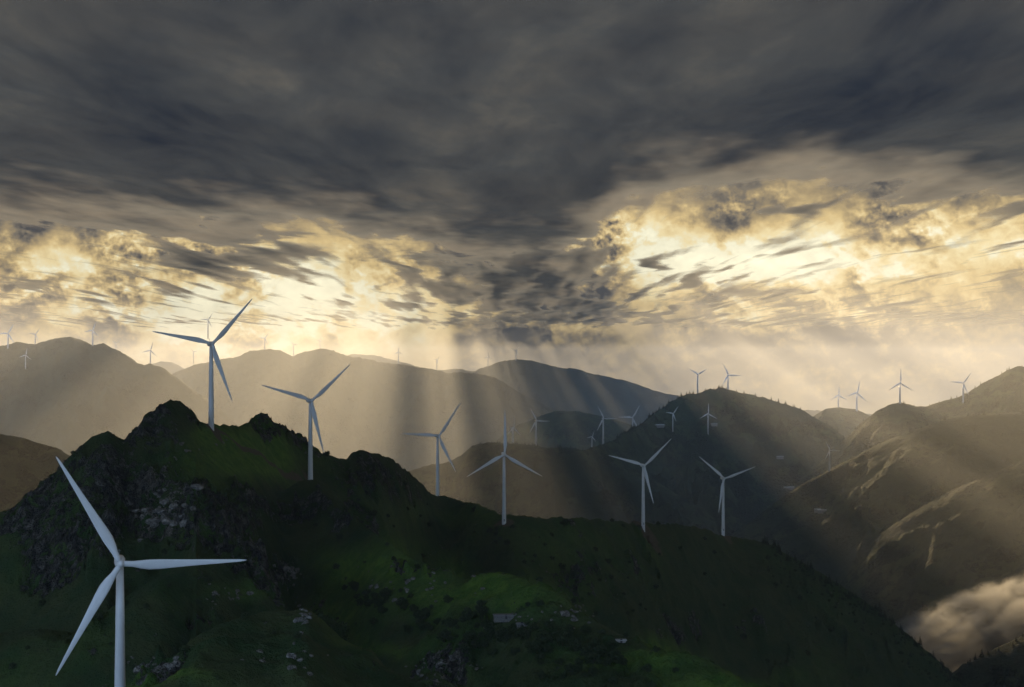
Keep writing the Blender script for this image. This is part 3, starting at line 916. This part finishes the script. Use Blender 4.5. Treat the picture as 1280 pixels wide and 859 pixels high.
def tube(p0, p1, r0, r1, v, f, n=7):
    p0, p1 = Vector(p0), Vector(p1); d = (p1 - p0).normalized()
    u = d.orthogonal().normalized(); w = d.cross(u); b = len(v)
    for p, r in ((p0, r0), (p1, r1)):
        for k in range(n):
            a = 2 * math.pi * k / n; v.append(p + u * r * math.cos(a) + w * r * math.sin(a))
    for k in range(n): f.append((b + k, b + (k + 1) % n, b + n + (k + 1) % n, b + n + k))


def conifer_proto(h, seed):
    RG.seed(seed)
    o = thing('conifer_tree', 'proto', 'tree', (0, 0, 0))
    v, f = [], []; tube((0, 0, -1.0), (0, 0, h * 0.92), h * 0.03, h * 0.006, v, f)
    obj_from('trunk', v, f, M_BARK, o, True)
    v, f = [], []
    tiers = 9
    for i in range(tiers):
        q = i / (tiers - 1); z = h * (0.14 + 0.80 * q); rr = h * 0.24 * (1 - q) ** 0.8 * RG.uniform(0.8, 1.15) + h * 0.02
        nb = 9 if q < 0.6 else 6
        for k in range(nb):
            a = RG.uniform(0, 6.28); l = rr * RG.uniform(0.65, 1.15)
            tip = Vector((math.cos(a) * l, math.sin(a) * l, z - l * 0.35)); root = Vector((0, 0, z + h * 0.02))
            side = Vector((-math.sin(a), math.cos(a), 0)) * l * 0.33
            mid = root.lerp(tip, 0.6)
            b = len(v); v += [root, mid + side, tip, mid - side]; f.append((b, b + 1, b + 2, b + 3))
            b = len(v); dn = Vector((0, 0, -l * 0.3)); v += [root, mid + dn, tip, mid - dn * 0.5]; f.append((b, b + 1, b + 2, b + 3))
    obj_from('crown', v, f, M_NEEDLE, o)
    return o


def bush_proto(h, seed, dense=1.0, name='shrub', cat='shrub'):
    RG.seed(seed)
    o = thing(name, 'proto', cat, (0, 0, 0))
    v, f = [], []
    tube((0, 0, -0.8), (0, 0, h * 0.35), h * 0.05, h * 0.03, v, f)
    tops = []
    for k in range(6):
        a = k * 1.05 + RG.uniform(-.3, .3); l = h * RG.uniform(0.25, 0.42)
        p = (math.cos(a) * l, math.sin(a) * l, h * RG.uniform(0.45, 0.7)); tops.append(p)
        tube((0, 0, h * 0.25), p, h * 0.022, h * 0.008, v, f, 5)
    obj_from('trunk' if cat == 'tree' else 'stem', v, f, M_BARK, o, True)
    v, f = [], []
    for p in tops: clump(v, f, p, h * RG.uniform(0.20, 0.30), int(90 * dense))
    for k in range(5): clump(v, f, (RG.uniform(-.2, .2) * h, RG.uniform(-.2, .2) * h, h * RG.uniform(0.4, 0.82)), h * RG.uniform(0.18, 0.28), int(90 * dense))
    for k in range(5):
        a = RG.uniform(0, 6.28); clump(v, f, (math.cos(a) * h * .35, math.sin(a) * h * .35, h * RG.uniform(.15, .35)), h * .2, int(60 * dense))
    obj_from('crown' if cat == 'tree' else 'foliage', v, f, M_LEAF, o)
    return o


def rock_mesh(seed):
    rg = random.Random(seed)
    import bmesh
    bm = bmesh.new(); bmesh.ops.create_icosphere(bm, subdivisions=3, radius=1.0)
    pl = [(Vector((rg.gauss(0, 1), rg.gauss(0, 1), rg.gauss(0, 1))).normalized(), rg.uniform(0.55, 0.9)) for _ in range(11)]
    for vtx in bm.verts:
        for n, d in pl:
            e = vtx.co.dot(n) - d
            if e > 0: vtx.co -= n * e
        vtx.co.x *= 1.25; vtx.co.z *= 0.85
        vtx.co += Vector((rg.uniform(-1, 1), rg.uniform(-1, 1), rg.uniform(-1, 1))) * 0.025
    me = bpy.data.meshes.new('boulder'); bm.to_mesh(me); bm.free(); me.materials.append(M_STONE)
    return me


CON = [conifer_proto(8, 11), conifer_proto(8, 12), conifer_proto(8, 13)]
BUS = [bush_proto(4, 21), bush_proto(4, 22), bush_proto(4, 23)]
ROCKS = [rock_mesh(k) for k in range(6)]
fresh = set()


def plant(protos, px, y, h_scale, label, group, terr=None, sink=0.3):
    z = ground_at(px, y, terr)
    p = RG.choice(protos)
    if p.name not in fresh: o = p; fresh.add(p.name)
    else: o = copy_tree(p)
    o.location = pt(px, y, z - sink); o.rotation_euler = (0, 0, RG.uniform(0, 6.28))
    s = h_scale * RG.uniform(0.75, 1.25); o.scale = (s * RG.uniform(.85, 1.2), s * RG.uniform(.85, 1.2), s)
    o['label'] = label; o['group'] = group
    return o


RG.seed(5)
# conifers along and under the falling right crest of the near ridge
crest = np.array([(955, 677), (975, 688), (1010, 707), (1060, 737), (1100, 765), (1150, 806), (1210, 858)], float)
n = 0
while n < 80:
    px = RG.uniform(950, 1215); D = np.interp(px, npx, np.interp(npx, [900, 955, 1300], [1900, 1940, 1880])) + RG.uniform(-12, 4)
    plant(CON, px, D, RG.uniform(0.7, 1.5), 'dark conifer in the row along the falling crest at the end of the near ridge', 'conifers along the falling crest', [NEAR]); n += 1
n = 0
while n < 170:
    px = RG.uniform(960, 1210); cyp = np.interp(px, crest[:, 0], crest[:, 1])
    d = abs(RG.gauss(0, 22)); py = cyp + 3 + d
    if py > 862: continue
    if RG.random() < sstep(30, 60, np.array(d)): continue
    D = hit(px, py, [NEAR], 1000)
    if D is None: continue
    plant(CON + BUS, px, D, RG.uniform(0.5, 1.0), 'dark tree in the scrubby wood just below the falling crest of the near ridge', 'trees in the wood below the falling crest', [NEAR]); n += 1
# single dark bushes on the green ridge slopes
spots = [(592, 641), (705, 660), (690, 672), (640, 662), (745, 690), (760, 705), (720, 640), (765, 653), (815, 652), (960, 700), (985, 735), (970, 735), (1000, 752), (1040, 790), (1020, 775), (850, 690), (880, 720),
         (612, 668), (625, 676), (634, 684), (655, 705), (668, 700), (690, 700), (702, 712), (716, 722), (735, 735), (780, 745), (800, 760), (820, 740), (905, 760), (930, 800), (1010, 820), (960, 830)]
for px, py in spots:
    D = hit(px, py, [NEAR], 500)
    if D is None:
        D = hit(px, py + 5, [NEAR], 500)
    if D: plant(BUS, px, D, RG.uniform(0.8, 1.6), 'dark bush dotted on the green slope of the near ridge', 'bushes on the slope of the near ridge', [NEAR])
n = 0
while n < 110:
    px = RG.uniform(0, 900); py = RG.uniform(560, 850)
    D = hit(px, py, [NEAR], 330)
    if D is None or D > 1900: continue
    if 250 < px < 380 and 530 < py < 600: continue
    plant(BUS, px, D, RG.uniform(0.35, 0.9) * (0.6 + D / 1600), 'small dark bush among the rocks and grass of the near slopes', 'small bushes across the near slopes', [NEAR]); n += 1
# the big dark tree beside the pale outcrop
big = bush_proto(11, 77, 2.4, 'broadleaf_tree', 'tree')
D = 492
big.location = pt(405, D, ground_at(405, D, [NEAR]) - 1.5); big.scale = (0.85, 0.85, 0.9)
big['label'] = 'largest dark bushy tree, beside the pale rock outcrop on the brown knoll'
b2 = bush_proto(8, 78, 2.0, 'broadleaf_tree', 'tree')
b2.location = pt(418, 488, ground_at(418, 488, [NEAR]) - 1.0)
b2['label'] = 'smaller dark bushy tree overlapping the right foot of the largest one'
# belt of scrub down the slope right of it
n = 0
while n < 130:
    q = RG.random(); px = 440 + 330 * q; py = np.interp(px, [440, 470, 560, 640, 700, 780], [748, 755, 782, 800, 812, 840]) + RG.gauss(0, 9 + 8 * q)
    D = hit(px, py, [NEAR], 500)
    if D is None: continue
    plant(BUS, px, D, RG.uniform(0.7, 1.35), 'dark shrub in the scrub belt running down the slope behind the brown knoll', 'shrubs of the scrub belt', [NEAR]); n += 1
# small trees on the hazy hills
for px, y in [(x, None) for x in ([RG.uniform(770, 850) for _ in range(45)] + [RG.uniform(850, 1060) for _ in range(40)] + [RG.uniform(600, 745) for _ in range(25)])] + [(x, None) for x in (646, 652, 656, 694, 697, 742, 775, 780, 786, 788, 792, 797, 801, 806, 811, 815, 819, 824, 829, 836, 858, 884, 898, 921, 930, 945, 953, 964, 985, 1001, 1018)]:
    T = H_M1 if px < 760 else H_R1
    Dc = float(np.interp(px, T.px, T.D)) + RG.uniform(-10, 4)
    plant(CON, px, Dc, RG.uniform(0.8, 1.9) if px > 770 else RG.uniform(0.8, 1.6), 'small dark tree on the skyline of the hazy hills behind the near ridge', 'trees on the skyline of the hazy hills', [T])
for k in range(90):
    px = RG.uniform(1060, 1279); T = RG.choice([H_R3, H_R2, H_R6, H_R5])
    if T is H_R6: px = RG.uniform(1205, 1300)
    if T is H_R5: px = RG.uniform(1150, 1300)
    if px < T.px[0]: continue
    Dc = float(np.interp(px, T.px, T.D)) + RG.uniform(-30, 6)
    plant(CON, px, Dc, RG.uniform(0.7, 1.6), 'small dark tree on the crest of the slopes along the right side of the valley', 'trees on the crests right of the valley', [T])

# boulders
def stones(cx, cyy, rx, ry, cnt, smin, smax, label, group):
    k = 0; tries = 0
    while k < cnt and tries < cnt * 5:
        tries += 1
        px = cx + RG.gauss(0, rx * 0.5); py = cyy + RG.gauss(0, ry * 0.5)
        D = hit(px, py, [NEAR], 330)
        if D is None: continue
        o = bpy.data.objects.new('boulder', RG.choice(ROCKS)); COL.objects.link(o)
        s = smin + (smax - smin) * RG.random() ** 2
        o.scale = (s, s * RG.uniform(.7, 1.2), s * RG.uniform(.6, 1.2))
        o.location = pt(px, D, ground_at(px, D, [NEAR]) - s * 0.12)
        o.rotation_euler = (RG.uniform(-.4, .4), RG.uniform(-.4, .4), RG.uniform(0, 6.28))
        o['label'] = label; o['category'] = 'boulder'; o['group'] = group
        k += 1


stones(205, 640, 34, 30, 45, 1.2, 3.6, 'pale boulder in the pile on the dark crag behind the largest turbine', 'pale boulder pile on the dark crag')
stones(555, 833, 45, 14, 42, 0.5, 1.7, 'pale boulder in the low pile at the right edge of the brown knoll', 'boulder pile at the edge of the brown knoll')
stones(362, 722, 26, 16, 26, 0.8, 2.4, 'grey boulder on the outcrop above the largest dark tree', 'boulders on the outcrop above the dark tree')
stones(381, 770, 8, 16, 14, 0.6, 1.6, 'pale boulder stacked against the left side of the largest dark tree', 'boulders left of the dark tree')
stones(290, 745, 40, 10, 22, 0.6, 1.8, 'boulder along the upper rim of the brown knoll', 'boulders on the rim of the brown knoll')
stones(190, 833, 40, 9, 24, 0.5, 1.5, 'boulder at the foot of the crag just right of the largest turbine tower', 'boulders right of the largest turbine tower')
stones(370, 828, 60, 20, 14, 0.4, 1.2, 'lone boulder lying in the grass of the brown knoll', 'boulders in the grass of the brown knoll')
stones(640, 779, 26, 7, 16, 0.4, 1.1, 'stone lying around the low stone hut', 'stones around the stone hut')
stones(510, 735, 70, 18, 30, 0.6, 1.8, 'small pale rock scattered on the green slope above the scrub', 'rocks scattered on the green slope')
stones(720, 765, 45, 20, 26, 0.6, 2.0, 'rock along the edge of the long green spur', 'rocks along the green spur')
stones(250, 560, 60, 20, 10, 0.8, 2.0, 'rock beside the grassy saddle under the highest peak', 'rocks by the grassy saddle')

# ------------------------------------------------------------------ small buildings
m, t, out = new_mat("render_wall"); principled(t, out, mixc(t, noise(t, objpos(t), 0.8, 5), (0.22, 0.21, 0.20), (0.36, 0.35, 0.32)), 0.9); M_WALL = m
m, t, out = new_mat("pale_roof"); principled(t, out, mixc(t, noise(t, objpos(t), 0.6, 5), (0.28, 0.29, 0.30), (0.50, 0.51, 0.52)), 0.6); M_ROOF = m
m, t, out = new_mat("slate_roof"); principled(t, out, mixc(t, noise(t, objpos(t), 0.9, 6, 0.7), (0.10, 0.10, 0.105), (0.26, 0.26, 0.265)), 0.8); M_SLATE = m
m, t, out = new_mat("dark_opening"); principled(t, out, (0.015, 0.015, 0.018), 0.4); M_DARK = m
m, t, out = new_mat("stone_wall"); P = objpos(t)
vv = voro(t, P, 1.6, 'DISTANCE_TO_EDGE')
principled(t, out, mixc(t, vv.smooth(0, 0.07), (0.04, 0.04, 0.04), (0.20, 0.195, 0.18)), 0.95, vv.smooth(0, .15), 0.8, 0.2); M_SW = m


def house(px, py, w, d, h, label, name='house', cat='house', wall=None, terr=None, D=None, rz=0.0, pitch=0.35, roofm=None):
    wall = wall or M_WALL
    D = D or hit(px, py, terr, 500)
    if D is None: print('no hit', label); return
    z = ground_at(px, D, terr)
    o = thing(name, label, cat, pt(px, D, z - 0.4), rz)
    v, f = box(-w / 2, w / 2, -d / 2, d / 2, -2.5 if wall is M_WALL else -1.6, h); wl = obj_from('wall', v, f, wall, o)
    rh = d * pitch / 2 + 0.02
    v = [(-w / 2 - .4, -d / 2 - .5, h - .1), (w / 2 + .4, -d / 2 - .5, h - .1), (w / 2 + .4, d / 2 + .5, h - .1), (-w / 2 - .4, d / 2 + .5, h - .1), (-w / 2 - .4, 0, h + rh), (w / 2 + .4, 0, h + rh),
         (-w / 2 - .4, -d / 2 - .5, h + .2), (w / 2 + .4, -d / 2 - .5, h + .2), (w / 2 + .4, d / 2 + .5, h + .2), (-w / 2 - .4, d / 2 + .5, h + .2)]
    f = [(0, 3, 2, 1), (0, 1, 7, 6), (2, 3, 9, 8), (6, 7, 5, 4), (8, 9, 4, 5), (0, 6, 4, 9, 3), (1, 2, 8, 5, 7)]
    obj_from('roof', v, f, roofm or (M_SLATE if wall is M_SW else M_ROOF), o)
    v, f = box(-0.5, 0.5, -d / 2 - .06, -d / 2 + .02, 0.0, 2.0); obj_from('door', v, f, M_DARK, o)
    k = max(1, int(w / 4)) if wall is M_WALL else 0
    for i in range(k):
        x = -w / 2 + w * (i + .5) / k
        if abs(x) < 1.2: x += 2.0 if w > 5 else 0
        if abs(x) < 1.2 or abs(x) > w / 2 - 0.6: continue
        v, f = box(x - .45, x + .45, -d / 2 - .05, -d / 2 + .02, 1.0, 2.0); obj_from('window', v, f, M_DARK, o)
    return o


house(632, 778, 11, 5, 1.5, 'low stone hut with a pale flat roof in the dark scrub of the near slope', 'stone_hut', 'hut', M_SW, [NEAR], rz=0.12, pitch=0.12)
house(653, 783, 5, 4, 1.0, 'small low annex just right of the stone hut', 'stone_hut', 'hut', M_SW, [NEAR], rz=-0.1, pitch=0.12)
house(776, 804, 4.2, 3.0, 1.3, 'tiny pale shed at the edge of the long bright green spur', 'shed', 'shed', M_WALL, [NEAR], rz=0.1, pitch=0.25)
house(822, 538, 38, 12, 5, 'long white building on the shoulder of the dark domed hill', terr=[H_R1])
for px, py, w, lab in ((1029, 643, 24, 'brightest white building low on the valley side'), (1022, 641, 14, 'white building touching the left end of the brightest valley building'),
                       (986, 613, 30, 'pale long roof on the misty hillside above the brightest valley building'), (892, 536, 22, 'pale roof near the turbine on the face of the domed hill'),
                       (975, 573, 20, 'small pale farmhouse high on the misty flank of the domed hill')):
    house(px, py, w, 9, 5, lab, terr=TERR, rz=RG.uniform(-.3, .3))
